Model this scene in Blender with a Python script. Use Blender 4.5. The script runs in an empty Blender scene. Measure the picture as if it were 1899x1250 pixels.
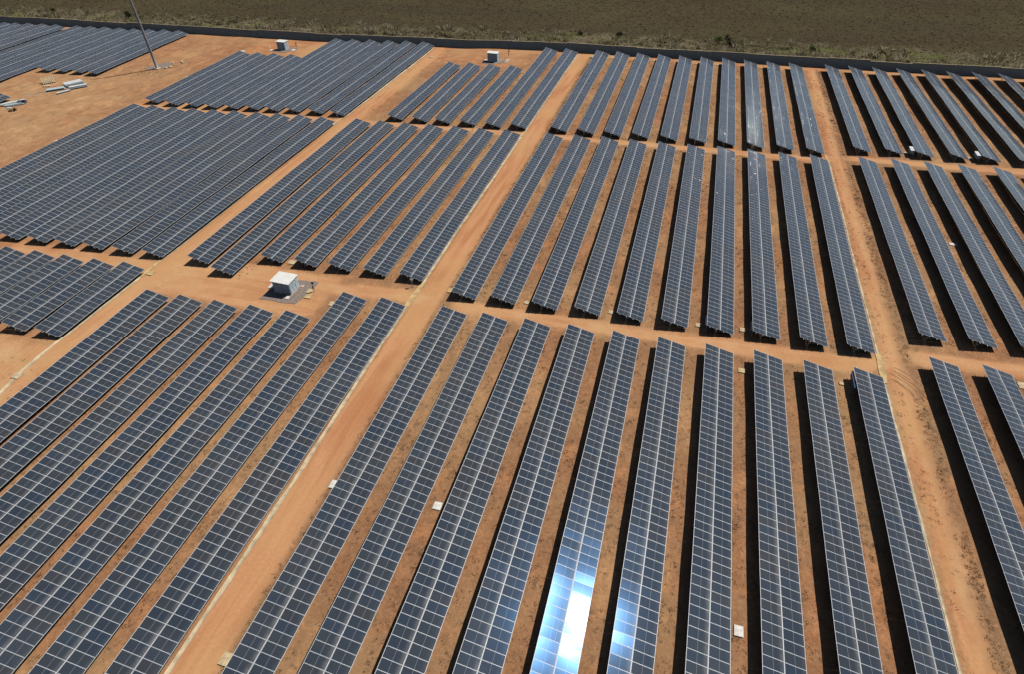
import bpy, math, random
import numpy as np
from mathutils import Matrix, Vector, Euler

random.seed(7)
rng = np.random.default_rng(7)
sc = bpy.context.scene
col = sc.collection
R = math.radians
PI = math.pi

# ------------------------------------------------------------------ helpers
def tag(o, label=None, cat=None, group=None, kind=None):
    if label: o['label'] = label
    if cat: o['category'] = cat
    if group: o['group'] = group
    if kind: o['kind'] = kind
    return o

def empty(name, loc, rz=0.0):
    o = bpy.data.objects.new(name, None)
    o.empty_display_size = 0.3
    o.location = loc
    o.rotation_euler = (0, 0, rz)
    col.objects.link(o)
    return o

def link_mesh(name, me, parent=None):
    o = bpy.data.objects.new(name, me)
    col.objects.link(o)
    if parent is not None:
        o.parent = parent
    return o

class MB:
    """collects boxes, tubes and loose polygons into one mesh"""
    def __init__(self):
        self.v = []; self.f = []; self.m = []
    def poly(self, pts, mat=0):
        b = len(self.v); self.v += [tuple(p) for p in pts]
        self.f.append(tuple(range(b, b + len(pts)))); self.m.append(mat)
    def hexa(self, b4, t4, mat=0):
        b = len(self.v); self.v += [tuple(p) for p in b4] + [tuple(p) for p in t4]
        for q in ((3, 2, 1, 0), (4, 5, 6, 7), (0, 1, 5, 4), (1, 2, 6, 5), (2, 3, 7, 6), (3, 0, 4, 7)):
            self.f.append(tuple(b + i for i in q)); self.m.append(mat)
        return self
    def box(self, x0, x1, y0, y1, z0, z1, mat=0, M=None):
        b = [(x0, y0, z0), (x1, y0, z0), (x1, y1, z0), (x0, y1, z0)]
        t = [(x0, y0, z1), (x1, y0, z1), (x1, y1, z1), (x0, y1, z1)]
        if M is not None:
            b = [M @ Vector(p) for p in b]; t = [M @ Vector(p) for p in t]
        return self.hexa(b, t, mat)
    def bar(self, p, q, w, h, mat=0, up=(0, 0, 1)):
        p = Vector(p); q = Vector(q); d = (q - p).normalized(); u = Vector(up)
        if abs(d.dot(u)) > 0.95: u = Vector((1, 0, 0))
        s = d.cross(u).normalized() * (w / 2); u2 = s.cross(d).normalized() * (h / 2)
        b = [p - s - u2, p + s - u2, p + s + u2, p - s + u2]
        t = [q - s - u2, q + s - u2, q + s + u2, q - s + u2]
        return self.hexa(b, t, mat)
    def tube(self, pts, rad, n=12, mat=0, cap=True):
        pts = [Vector(p) for p in pts]
        rings = []
        for i, p in enumerate(pts):
            d = (pts[min(i + 1, len(pts) - 1)] - pts[max(i - 1, 0)]).normalized()
            a = d.cross(Vector((0.13, 0.97, 0.2))).normalized(); c = d.cross(a)
            r = rad[i] if hasattr(rad, '__len__') else rad
            b = len(self.v)
            for k in range(n):
                t = 2 * PI * k / n
                self.v.append(tuple(p + (a * math.cos(t) + c * math.sin(t)) * r))
            rings.append(b)
        for i in range(len(rings) - 1):
            for k in range(n):
                k2 = (k + 1) % n
                self.f.append((rings[i] + k, rings[i] + k2, rings[i + 1] + k2, rings[i + 1] + k)); self.m.append(mat)
        if cap:
            self.f.append(tuple(rings[0] + k for k in range(n))); self.m.append(mat)
            self.f.append(tuple(rings[-1] + k for k in reversed(range(n)))); self.m.append(mat)
        return self
    def mesh(self, name, mats, bevel=0.0, smooth=False):
        me = bpy.data.meshes.new(name)
        me.from_pydata(self.v, [], self.f)
        for m in (mats if isinstance(mats, (list, tuple)) else [mats]): me.materials.append(m)
        me.polygons.foreach_set('material_index', self.m)
        if smooth: me.polygons.foreach_set('use_smooth', [True] * len(self.f))
        me.update()
        if bevel > 0:
            import bmesh
            bm = bmesh.new(); bm.from_mesh(me)
            bmesh.ops.recalc_face_normals(bm, faces=bm.faces)
            bmesh.ops.bevel(bm, geom=bm.edges[:], offset=bevel, segments=2, affect='EDGES')
            bm.to_mesh(me); bm.free()
        return me
    def build(self, name, mats, parent=None, bevel=0.0, smooth=False):
        return link_mesh(name, self.mesh(name, mats, bevel, smooth), parent)

# ------------------------------------------------------------------ lie of the land
def gz(x, y):
    """gentle swells of the graded soil (works on arrays)"""
    return (0.075 * np.sin(x * 0.11 + 1.3) * np.sin(y * 0.083 + 0.4) + 0.05 * np.sin(x * 0.31 - y * 0.17)
            + 0.035 * np.sin(y * 0.43 + 0.9 * np.sin(x * 0.27)) - 0.03)
def gz1(x, y): return float(gz(x, y))

WALL = [(-420, 221.0), (-300, 222.2), (-284, 224.0), (-231, 224.0), (-172, 224.8), (-131, 225.0), (-84, 227.4), (-66, 230.2), (-44, 230.2), (5, 229.8), (69, 229.6), (98, 230.8), (200, 234)]
def wall_y(x):
    return np.interp(x, [p[0] for p in WALL], [p[1] for p in WALL])

# ------------------------------------------------------------------ materials
def new_mat(name):
    m = bpy.data.materials.new(name); m.use_nodes = True
    nt = m.node_tree; nt.nodes.clear()
    out = nt.nodes.new('ShaderNodeOutputMaterial')
    b = nt.nodes.new('ShaderNodeBsdfPrincipled')
    nt.links.new(b.outputs[0], out.inputs[0])
    return m, nt, b

def N(nt, typ, **kw):
    n = nt.nodes.new(typ)
    for k, v in kw.items():
        if k.startswith('i_'):
            n.inputs[k[2:].replace('_', ' ')].default_value = v
        else: setattr(n, k, v)
    return n

def math_n(nt, op, a, b=None, c=None, clamp=False):
    n = nt.nodes.new('ShaderNodeMath'); n.operation = op; n.use_clamp = clamp
    for i, s in enumerate((a, b, c)):
        if s is None: continue
        if isinstance(s, (int, float)): n.inputs[i].default_value = s
        else: nt.links.new(s, n.inputs[i])
    return n.outputs[0]

def mix_c(nt, fac, a, b):
    n = nt.nodes.new('ShaderNodeMix'); n.data_type = 'RGBA'
    for sock, s in ((n.inputs[0], fac), (n.inputs[6], a), (n.inputs[7], b)):
        if isinstance(s, (int, float)): sock.default_value = s
        elif isinstance(s, tuple): sock.default_value = (*s, 1)
        else: nt.links.new(s, sock)
    return n.outputs[2]

def ramp(nt, fac, lo, hi, a=0.0, b=1.0):
    n = nt.nodes.new('ShaderNodeMapRange'); n.interpolation_type = 'SMOOTHSTEP'
    n.inputs['From Min'].default_value = lo; n.inputs['From Max'].default_value = hi
    n.inputs['To Min'].default_value = a; n.inputs['To Max'].default_value = b
    nt.links.new(fac, n.inputs['Value']); return n.outputs[0]

def noise(nt, vec, scale, detail=4, rough=0.55, stretch=None, dist=0.0):
    if stretch:
        mp = nt.nodes.new('ShaderNodeMapping'); mp.inputs['Scale'].default_value = stretch
        nt.links.new(vec, mp.inputs[0]); vec = mp.outputs[0]
    n = nt.nodes.new('ShaderNodeTexNoise'); n.inputs['Scale'].default_value = scale
    n.inputs['Detail'].default_value = detail; n.inputs['Roughness'].default_value = rough
    n.inputs['Distortion'].default_value = dist
    nt.links.new(vec, n.inputs['Vector']); return n.outputs['Fac']

def simple(name, c, rough=0.6, metal=0.0, var=0.12, scale=3.0, bump=0.0):
    m, nt, b = new_mat(name)
    tc = N(nt, 'ShaderNodeTexCoord')
    f = noise(nt, tc.outputs['Object'], scale, 5, 0.6)
    lo = tuple(x * (1 - var * 1.4) for x in c); hi = tuple(min(1, x * (1 + var)) for x in c)
    nt.links.new(mix_c(nt, ramp(nt, f, 0.3, 0.7), lo, hi), b.inputs['Base Color'])
    b.inputs['Roughness'].default_value = rough; b.inputs['Metallic'].default_value = metal
    if bump:
        bp = N(nt, 'ShaderNodeBump', i_Strength=bump, i_Distance=0.02)
        nt.links.new(noise(nt, tc.outputs['Object'], scale * 8, 4), bp.inputs['Height'])
        nt.links.new(bp.outputs[0], b.inputs['Normal'])
    return m

def soil_mat():
    m, nt, b = new_mat('red_soil')
    P = N(nt, 'ShaderNodeNewGeometry').outputs['Position']
    at = lambda nm: N(nt, 'ShaderNodeAttribute', attribute_name=nm).outputs['Fac']
    road, grass, along, pale = at('road'), at('grass'), at('along'), at('pale')
    big = noise(nt, P, 0.045, 4, 0.5)
    mid = noise(nt, P, 0.35, 6, 0.62)
    fine = noise(nt, P, 2.6, 6, 0.7)
    grain = noise(nt, P, 11.0, 3, 0.7)
    c = mix_c(nt, ramp(nt, mid, 0.3, 0.7), (0.370, 0.168, 0.078), (0.490, 0.238, 0.114))
    c = mix_c(nt, math_n(nt, 'MULTIPLY', ramp(nt, big, 0.40, 0.62), 0.8), c, (0.520, 0.305, 0.150))
    # dusty, driven soil of the tracks, with streaks running along the wheels
    sy = noise(nt, P, 1.0, 4, 0.5, (0.55, 0.05, 1), 0.8); sx = noise(nt, P, 1.0, 4, 0.5, (0.05, 0.55, 1), 0.8)
    mx = nt.nodes.new('ShaderNodeMix'); nt.links.new(along, mx.inputs[0]); nt.links.new(sx, mx.inputs[2]); nt.links.new(sy, mx.inputs[3])
    streak = mx.outputs[0]
    rc = mix_c(nt, ramp(nt, streak, 0.30, 0.68), (0.475, 0.208, 0.096), (0.595, 0.305, 0.150))
    rc = mix_c(nt, ramp(nt, big, 0.45, 0.62, 0, 0.6), rc, (0.580, 0.328, 0.150))
    edge = math_n(nt, 'ADD', road, math_n(nt, 'MULTIPLY', math_n(nt, 'SUBTRACT', mid, 0.5), 1.1))
    c = mix_c(nt, ramp(nt, edge, 0.3, 0.75), c, rc)
    pn = noise(nt, P, 0.13, 6, 0.62, None, 0.8)
    pf = math_n(nt, 'MULTIPLY', pale, ramp(nt, pn, 0.34, 0.62), clamp=True)
    c = mix_c(nt, pf, c, mix_c(nt, ramp(nt, mid, 0.3, 0.7), (0.530, 0.298, 0.138), (0.620, 0.390, 0.205)))
    # mats of dead grass between the rows
    g1 = noise(nt, P, 0.30, 7, 0.68, (1, 0.55, 1), 0.6)
    gm = math_n(nt, 'MULTIPLY', ramp(nt, g1, 0.32, 0.56), ramp(nt, fine, 0.30, 0.62, 0.25, 1.0))
    gm = math_n(nt, 'MULTIPLY', gm, grass, clamp=True)
    gc = mix_c(nt, ramp(nt, fine, 0.35, 0.65), (0.110, 0.074, 0.047), (0.290, 0.172, 0.098))
    c = mix_c(nt, math_n(nt, 'MULTIPLY', gm, 0.66), c, gc)
    g2 = noise(nt, P, 0.75, 5, 0.65, (1, 0.8, 1), 0.4)
    ds = math_n(nt, 'MULTIPLY', math_n(nt, 'MULTIPLY', ramp(nt, g2, 0.55, 0.68), ramp(nt, fine, 0.35, 0.6)), grass, clamp=True)
    c = mix_c(nt, math_n(nt, 'MULTIPLY', ds, 0.7), c, (0.070, 0.050, 0.036))
    # fine speckle
    sp = mix_c(nt, ramp(nt, fine, 0.25, 0.75), (0.72, 0.70, 0.68), (1.18, 1.18, 1.18))
    mu = nt.nodes.new('ShaderNodeMix'); mu.data_type = 'RGBA'; mu.blend_type = 'MULTIPLY'; mu.inputs[0].default_value = 0.8
    nt.links.new(math_n(nt, 'SUBTRACT', 0.85, math_n(nt, 'MULTIPLY', road, 0.5)), mu.inputs[0]); nt.links.new(c, mu.inputs[6]); nt.links.new(sp, mu.inputs[7]); c = mu.outputs[2]
    nt.links.new(c, b.inputs['Base Color'])
    b.inputs['Roughness'].default_value = 0.95; b.inputs['Specular IOR Level'].default_value = 0.1
    h = math_n(nt, 'ADD', math_n(nt, 'MULTIPLY', fine, 0.6), math_n(nt, 'MULTIPLY', grain, 0.4))
    bp = N(nt, 'ShaderNodeBump', i_Strength=0.5, i_Distance=0.12); nt.links.new(math_n(nt, 'MULTIPLY', h, math_n(nt, 'SUBTRACT', 1.0, math_n(nt, 'MULTIPLY', road, 0.7))), bp.inputs['Height'])
    nt.links.new(bp.outputs[0], b.inputs['Normal'])
    return m

def field_mat():
    m, nt, b = new_mat('fallow_field')
    P = N(nt, 'ShaderNodeNewGeometry').outputs['Position']
    n1 = noise(nt, P, 0.018, 4, 0.5); n2 = noise(nt, P, 0.42, 8, 0.78); n3 = noise(nt, P, 1.1, 5, 0.75)
    c = mix_c(nt, ramp(nt, n2, 0.30, 0.70), (0.055, 0.043, 0.026), (0.103, 0.079, 0.047))
    c = mix_c(nt, ramp(nt, n1, 0.40, 0.65, 0, 0.6), c, (0.090, 0.082, 0.040))
    st = N(nt, 'ShaderNodeAttribute', attribute_name='straw').outputs['Fac']
    n5 = noise(nt, P, 0.10, 6, 0.65, (1, 1.5, 1), 0.5)
    n4 = noise(nt, P, 0.03, 4, 0.55, (0.3, 1.6, 1))
    c = mix_c(nt, ramp(nt, n4, 0.40, 0.66, 0, 0.55), c, (0.062, 0.051, 0.034))
    c = mix_c(nt, math_n(nt, 'MULTIPLY', ramp(nt, n3, 0.60, 0.74), 0.3), c, (0.17, 0.105, 0.055))
    n5b = noise(nt, P, 0.045, 4, 0.6)
    sc_ = mix_c(nt, ramp(nt, n5, 0.35, 0.65), (0.115, 0.098, 0.058), (0.215, 0.175, 0.118))
    sc_ = mix_c(nt, ramp(nt, n5b, 0.48, 0.60, 0, 0.85), sc_, (0.115, 0.125, 0.042))
    sc_ = mix_c(nt, ramp(nt, n2, 0.25, 0.5, 0.6, 0), sc_, (0.070, 0.060, 0.036))
    c = mix_c(nt, math_n(nt, 'MULTIPLY', st, ramp(nt, n5, 0.2, 0.45, 0.35, 1)), c, sc_)
    nt.links.new(c, b.inputs['Base Color'])
    b.inputs['Roughness'].default_value = 1.0; b.inputs['Specular IOR Level'].default_value = 0.0
    bp = N(nt, 'ShaderNodeBump', i_Strength=0.8, i_Distance=0.35); nt.links.new(math_n(nt, 'ADD', n2, math_n(nt, 'MULTIPLY', n3, 0.5)), bp.inputs['Height'])
    nt.links.new(bp.outputs[0], b.inputs['Normal'])
    return m

def glass_mat():
    """dark silicon behind textured anti-reflective glass; UVs are metres on the module"""
    m, nt, b = new_mat('solar_glass')
    uv = N(nt, 'ShaderNodeUVMap'); uv.uv_map = 'UVMap'
    sp = N(nt, 'ShaderNodeSeparateXYZ'); nt.links.new(uv.outputs[0], sp.inputs[0])
    u, v = sp.outputs[0], sp.outputs[1]
    rnd = math_n(nt, 'FRACT', math_n(nt, 'ADD', N(nt, 'ShaderNodeAttribute', attribute_name='rnd').outputs['Fac'], N(nt, 'ShaderNodeObjectInfo').outputs['Random']))
    rnd2 = math_n(nt, 'FRACT', math_n(nt, 'MULTIPLY', rnd, 37.17))
    rnd3 = math_n(nt, 'FRACT', math_n(nt, 'MULTIPLY', rnd, 91.7))
    PW = N(nt, 'ShaderNodeNewGeometry').outputs['Position']
    slow = noise(nt, PW, 0.055, 3, 0.5); slow2 = noise(nt, PW, 0.16, 3, 0.5)
    tone = math_n(nt, 'ADD', slow2, math_n(nt, 'MULTIPLY', math_n(nt, 'SUBTRACT', rnd, 0.5), 0.5))
    c = mix_c(nt, ramp(nt, tone, 0.2, 0.8), (0.027, 0.038, 0.056), (0.036, 0.045, 0.056))
    c = mix_c(nt, ramp(nt, slow, 0.50, 0.68, 0, 0.8), c, (0.042, 0.044, 0.048))
    c = mix_c(nt, ramp(nt, rnd2, 0.7, 1.2), c, (0.045, 0.043, 0.046))
    c = mix_c(nt, ramp(nt, rnd3, 0.72, 1.2), c, (0.024, 0.042, 0.072))
    # cell gaps: 12 half cells along the slant per half module, 6 across, with thin collector lines
    def lines(co, pitch, w):
        t = math_n(nt, 'FRACT', math_n(nt, 'DIVIDE', co, pitch))
        d = math_n(nt, 'MULTIPLY', math_n(nt, 'ABSOLUTE', math_n(nt, 'SUBTRACT', t, 0.5)), 2.0)
        return ramp(nt, d, 1 - 2.0 * w / pitch, 1.0)
    l1 = lines(u, 2.18 / 24, 0.006); l2 = lines(v, 1.072 / 12, 0.008)
    ln = math_n(nt, 'MAXIMUM', math_n(nt, 'MULTIPLY', l1, 0.6), l2)
    c = mix_c(nt, math_n(nt, 'MULTIPLY', ln, 0.26), c, (0.16, 0.17, 0.18))
    # white backsheet seam across the middle of the half-cut module
    mid = ramp(nt, math_n(nt, 'ABSOLUTE', math_n(nt, 'SUBTRACT', u, 1.09)), 0.008, 0.018, 1, 0)
    c = mix_c(nt, math_n(nt, 'MULTIPLY', mid, 0.62), c, (0.42, 0.43, 0.44))
    # dust washed down to the lower edge
    dust = N(nt, 'ShaderNodeAttribute', attribute_name='dust').outputs['Fac']
    tc = N(nt, 'ShaderNodeNewGeometry').outputs['Position']
    dn = noise(nt, tc, 0.8, 5, 0.6)
    dm = math_n(nt, 'MULTIPLY', ramp(nt, u, 1.55, 2.25), ramp(nt, dn, 0.25, 0.75, 0.3, 1.0))
    dm = math_n(nt, 'MULTIPLY', dm, dust)
    dm = math_n(nt, 'ADD', dm, math_n(nt, 'MULTIPLY', ramp(nt, noise(nt, tc, 0.12, 4), 0.4, 0.75), 0.06), clamp=True)
    c = mix_c(nt, dm, c, (0.28, 0.27, 0.26))
    nt.links.new(c, b.inputs['Base Color'])
    b.inputs['IOR'].default_value = 1.5
    b.inputs['Roughness'].default_value = 0.15
    b.inputs['Specular IOR Level'].default_value = 0.14
    b.inputs['Specular Tint'].default_value = (0.16, 0.45, 1.0, 1)
    b.inputs['Sheen Weight'].default_value = 0.45; b.inputs['Sheen Roughness'].default_value = 0.45; b.inputs['Sheen Tint'].default_value = (0.82, 0.9, 1.0, 1)
    b.inputs['Coat Weight'].default_value = 0.8
    b.inputs['Coat Roughness'].default_value = 0.032
    b.inputs['Coat IOR'].default_value = 1.5
    return m

def wall_mat():
    m, nt, b = new_mat('precast_concrete')
    P = N(nt, 'ShaderNodeNewGeometry').outputs['Position']
    sp = N(nt, 'ShaderNodeSeparateXYZ'); nt.links.new(P, sp.inputs[0])
    f = noise(nt, P, 0.5, 6, 0.65, (1, 1, 0.35)); f2 = noise(nt, P, 0.08, 3)
    c = mix_c(nt, ramp(nt, f, 0.3, 0.7), (0.52, 0.42, 0.335), (0.63, 0.51, 0.41))
    c = mix_c(nt, ramp(nt, f2, 0.4, 0.7, 0, 0.5), c, (0.54, 0.42, 0.33))
    t = math_n(nt, 'FRACT', math_n(nt, 'DIVIDE', sp.outputs[2], 0.5))
    s = ramp(nt, t, 0.0, 0.06, 1, 0)
    c = mix_c(nt, math_n(nt, 'MULTIPLY', s, 0.35), c, (0.11, 0.11, 0.11))
    nt.links.new(c, b.inputs['Base Color']); b.inputs['Roughness'].default_value = 0.9
    return m

def leaf_mat(name, cols, trans=0.45):
    m, nt, b = new_mat(name)
    r = N(nt, 'ShaderNodeAttribute', attribute_name='rnd').outputs['Fac']
    cr = N(nt, 'ShaderNodeValToRGB'); cr.color_ramp.interpolation = 'LINEAR'
    el = cr.color_ramp.elements
    for i, cc in enumerate(cols):
        p = i / (len(cols) - 1)
        if i == 0: e = el[0]
        elif i == len(cols) - 1: e = el[-1]
        else: e = el.new(p)
        e.position = p; e.color = (*cc, 1)
    nt.links.new(r, cr.inputs[0]); nt.links.new(cr.outputs[0], b.inputs['Base Color'])
    tr = N(nt, 'ShaderNodeBsdfTranslucent'); nt.links.new(cr.outputs[0], tr.inputs[0])
    mx = N(nt, 'ShaderNodeMixShader'); mx.inputs[0].default_value = trans
    nt.links.new(b.outputs[0], mx.inputs[1]); nt.links.new(tr.outputs[0], mx.inputs[2])
    nt.links.new(mx.outputs[0], [n for n in nt.nodes if n.type == 'OUTPUT_MATERIAL'][0].inputs[0])
    b.inputs['Roughness'].default_value = 0.85; b.inputs['Specular IOR Level'].default_value = 0.1
    return m

def corrugated(name, c):
    m, nt, b = new_mat(name)
    tc = N(nt, 'ShaderNodeTexCoord')
    sp = N(nt, 'ShaderNodeSeparateXYZ'); nt.links.new(tc.outputs['Object'], sp.inputs[0])
    f = noise(nt, tc.outputs['Object'], 1.2, 5)
    nt.links.new(mix_c(nt, ramp(nt, f, 0.3, 0.7), tuple(x * 0.86 for x in c), c), b.inputs['Base Color'])
    w = math_n(nt, 'SINE', math_n(nt, 'MULTIPLY', math_n(nt, 'ADD', sp.outputs[0], sp.outputs[1]), 2 * PI / 0.25))
    bp = N(nt, 'ShaderNodeBump', i_Strength=0.6, i_Distance=0.03); nt.links.new(w, bp.inputs['Height'])
    nt.links.new(bp.outputs[0], b.inputs['Normal']); b.inputs['Roughness'].default_value = 0.5
    return m

M_SOIL = soil_mat(); M_FIELD = field_mat(); M_GLASS = glass_mat(); M_WALL = wall_mat()
M_FRAME = simple('anodised_aluminium', (0.68, 0.71, 0.74), 0.42, 0.0, 0.05)
M_CLAMP = simple('bright_clamp', (0.8, 0.81, 0.83), 0.15, 1.0, 0.03)
M_BACK = simple('backsheet', (0.55, 0.55, 0.55), 0.7)
M_STEEL = simple('galvanised_steel', (0.55, 0.56, 0.57), 0.5, 0.2, 0.1)
M_CONC = simple('pale_concrete', (0.56, 0.44, 0.28), 0.9, 0, 0.22, 2.5, 0.3)
M_CONC_W = simple('white_concrete', (0.72, 0.69, 0.64), 0.85, 0, 0.16, 3.0, 0.3)
M_CONC_T = simple('tan_concrete', (0.58, 0.44, 0.26), 0.9, 0, 0.2, 3.0, 0.3)
M_GUT = simple('sandy_concrete', (0.60, 0.48, 0.31), 0.95, 0, 0.25, 0.7, 0.3)
M_CULV = simple('yellow_sand_concrete', (0.58, 0.40, 0.19), 0.95, 0, 0.2, 0.9, 0.3)
M_GRAVEL = simple('grey_gravel', (0.26, 0.205, 0.175), 0.95, 0, 0.22, 3.0, 0.4)
M_WHITE = simple('white_sheet', (0.66, 0.69, 0.69), 0.5, 0, 0.1, 1.5)
M_ROOF = simple('whitewashed_roof', (0.74, 0.74, 0.70), 0.8, 0, 0.05, 0.8)
M_HUT = corrugated('painted_cladding', (0.88, 0.87, 0.87))
M_DOOR = simple('pale_blue_door', (0.60, 0.72, 0.78), 0.45, 0, 0.06)
M_DARK = simple('dark_metal', (0.06, 0.06, 0.065), 0.5)
M_BLUE = simple('blue_paint', (0.035, 0.085, 0.22), 0.6)
M_RED = simple('red_paint', (0.45, 0.03, 0.025), 0.4)
M_WOOD = simple('raw_timber', (0.50, 0.40, 0.24), 0.85, 0, 0.25, 4.0)
M_POLE = simple('grey_mast', (0.33, 0.34, 0.36), 0.55, 0.2, 0.12, 0.8)
M_BARK = simple('bark', (0.10, 0.075, 0.05), 0.95)
M_RUT = simple('rutted_soil', (0.46, 0.255, 0.135), 1.0, 0, 0.2, 1.5)
M_WEED = leaf_mat('dry_weed', [(0.035, 0.024, 0.015), (0.075, 0.050, 0.031), (0.145, 0.098, 0.060), (0.085, 0.070, 0.043), (0.048, 0.046, 0.024)])
M_SCRUB = leaf_mat('scrub_grass', [(0.20, 0.165, 0.095), (0.38, 0.31, 0.20), (0.50, 0.41, 0.29), (0.30, 0.29, 0.12), (0.17, 0.15, 0.09)])
M_FTUFT = leaf_mat('field_tuft', [(0.05, 0.04, 0.024), (0.10, 0.08, 0.05), (0.13, 0.10, 0.064), (0.085, 0.074, 0.038), (0.15, 0.11, 0.072)])
M_LEAFG = leaf_mat('green_leaf', [(0.035, 0.07, 0.014), (0.075, 0.14, 0.025), (0.05, 0.10, 0.02)])
M_LEAFD = leaf_mat('dark_leaf', [(0.018, 0.03, 0.012), (0.04, 0.052, 0.02), (0.06, 0.065, 0.03)])

# ------------------------------------------------------------------ table plan (metres): high edge at the near and far end
TAU = R(14.784); W = 4.58; H0 = 0.70
HH = H0 + W * math.sin(TAU)
PITCH = 1.152
CAM = np.array([0.0, 0.0, 64.669])
CR = np.array([[0.96206209, 0.27200759, -0.02117556], [-0.16204829, 0.63213581, 0.75772335], [-0.21949233, 0.72554544, -0.65223226]])
FPX = 1119.853 / 1899.0
def in_view(p):
    d = np.asarray(p) - CAM; z = d @ CR[2]
    return (d @ CR[0]) / z * FPX, (d @ CR[1]) / z * FPX, z     # in picture widths from the centre

T = {}
def put(block, band, rows):
    for i, near, far in rows: T[(block, band, i)] = (near, far)
put('C0', 'B', [(0, (-290.4, 149.4), (-292.5, 217.6)), (1, (-284.6, 149.4), (-287.0, 217.9)), (2, (-277.6, 149.5), (-280.4, 218.4)), (3, (-270.4, 149.6), (-273.3, 218.8)), (4, (-263.2, 149.8), (-266.1, 219.0)),
    (5, (-252.6, 149.8), (-255.1, 219.2)), (6, (-245.5, 149.8), (-248.2, 219.4)), (7, (-238.2, 149.8), (-240.98, 219.7)), (8, (-230.3, 149.9), (-233.46, 219.6)),
    (9, (-222.98, 168.7), (-226.14, 219.6)), (10, (-216.09, 169.0), (-219.0, 220.1)), (11, (-209.1, 169.26), (-212.34, 220.7)), (12, (-202.89, 169.44), (-205.52, 221.0))])
put('C0', 'M', [(11, (-211.2, 108.0), (-212.0, 144.1))])
put('C1', 'B', [(0, (-161.32, 150.39), (-162.12, 200.37)), (1, (-153.85, 149.97), (-154.64, 200.1)), (2, (-147.09, 150.23), (-148.26, 200.51)), (3, (-140.41, 150.48), (-141.05, 200.63)),
    (4, (-133.59, 151.06), (-134.83, 223.0)), (5, (-127.03, 151.91), (-127.89, 223.3)), (6, (-120.38, 152.2), (-120.98, 223.8)), (7, (-113.87, 152.87), (-113.81, 224.5)), (8, (-106.62, 153.32), (-106.78, 225.1)), (9, (-99.55, 153.47), (-99.62, 225.2))])
put('C1', 'M', [(0, (-160.5, 74.6), (-161.21, 145.6)), (1, (-153.8, 74.9), (-154.49, 145.65)), (2, (-146.9, 75.1), (-147.56, 145.9)), (3, (-140.1, 75.3), (-140.77, 146.23)), (4, (-133.4, 75.7), (-134.13, 146.59)),
    (5, (-126.59, 76.06), (-127.35, 147.3)), (6, (-119.7, 76.34), (-120.22, 147.79)), (7, (-113.0, 76.67), (-113.64, 148.13)), (8, (-106.0, 76.95), (-106.72, 148.56)), (9, (-99.17, 77.35), (-99.61, 148.39))])
put('C1', 'F', [(5, (-127.0, 51.8), (-127.03, 71.7)), (6, (-119.9, 51.9), (-119.89, 71.91)), (7, (-112.95, 52.0), (-112.95, 72.09)), (8, (-106.07, 52.24), (-106.02, 72.39)), (9, (-99.17, 52.44), (-99.32, 72.77))])
put('C2', 'B', [(1, (-81.74, 154.21), (-81.52, 203.87)), (2, (-74.29, 154.17), (-74.52, 204.58)), (3, (-67.57, 154.6), (-67.34, 204.48)), (4, (-60.21, 154.8), (-59.82, 204.48)), (5, (-52.89, 154.86), (-52.79, 226.95)), (6, (-45.91, 155.64), (-45.51, 227.12))])
put('C2', 'M', [(0, (-88.64, 77.57), (-89.03, 149.51)), (1, (-81.73, 75.44), (-82.04, 149.75)), (2, (-74.83, 81.36), (-74.8, 149.91)), (3, (-67.66, 81.63), (-67.68, 150.28)), (4, (-60.63, 81.94), (-60.49, 150.65)), (5, (-53.42, 82.07), (-53.32, 150.74)), (6, (-46.21, 82.31), (-46.22, 151.2))])
put('C2', 'F', [(0, (-88.3, 12.0), (-88.4, 66.35)), (1, (-81.5, 6.5), (-81.53, 66.51)), (2, (-74.5, 6.0), (-74.52, 66.69)), (3, (-67.4, 4.0), (-67.48, 66.99)), (4, (-60.4, 3.5), (-60.45, 67.14)), (5, (-53.4, 3.2), (-53.39, 74.34)), (6, (-46.1, 3.2), (-46.1, 74.52))])
put('C3', 'B', [(0, (-34.61, 155.87), (-34.33, 227.2)), (1, (-27.35, 155.83), (-27.21, 227.0)), (2, (-20.23, 155.94), (-20.08, 226.9)), (3, (-13.06, 156.34), (-12.88, 226.76)), (4, (-5.76, 156.39), (-5.8, 226.55)), (5, (1.44, 156.49), (1.3, 226.6)), (6, (8.52, 156.6), (8.31, 226.56)), (7, (15.57, 156.51), (15.32, 226.1)), (8, (22.57, 156.64), (22.37, 225.86)), (9, (29.5, 156.3), (29.31, 225.75))])
put('C3', 'M', [(0, (-34.93, 79.34), (-34.71, 151.51)), (1, (-27.76, 79.65), (-27.44, 152.02)), (2, (-20.42, 79.85), (-20.25, 152.33)), (3, (-13.09, 80.21), (-13.08, 152.2)), (4, (-5.92, 80.35), (-5.85, 152.44)), (5, (1.33, 80.48), (1.28, 152.33)), (6, (8.56, 80.64), (8.48, 152.66)), (7, (15.66, 80.98), (15.6, 152.5)), (8, (22.73, 80.93), (22.73, 152.42)), (9, (29.59, 81.19), (29.84, 152.56))])
put('C3', 'F', [(0, (-34.9, 3.4), (-34.91, 74.83)), (1, (-27.7, 3.5), (-27.69, 74.92)), (2, (-20.4, 3.7), (-20.44, 75.11)), (3, (-13.1, 4.0), (-13.16, 75.4)), (4, (-5.9, 4.1), (-5.89, 75.52)), (5, (1.27, 4.3), (1.27, 75.74)), (6, (8.5, 4.5), (8.51, 75.88)), (7, (15.67, 4.7), (15.67, 76.16)), (8, (22.75, 4.3), (22.75, 75.68)), (9, (29.7, 4.4), (29.73, 75.82))])
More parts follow.
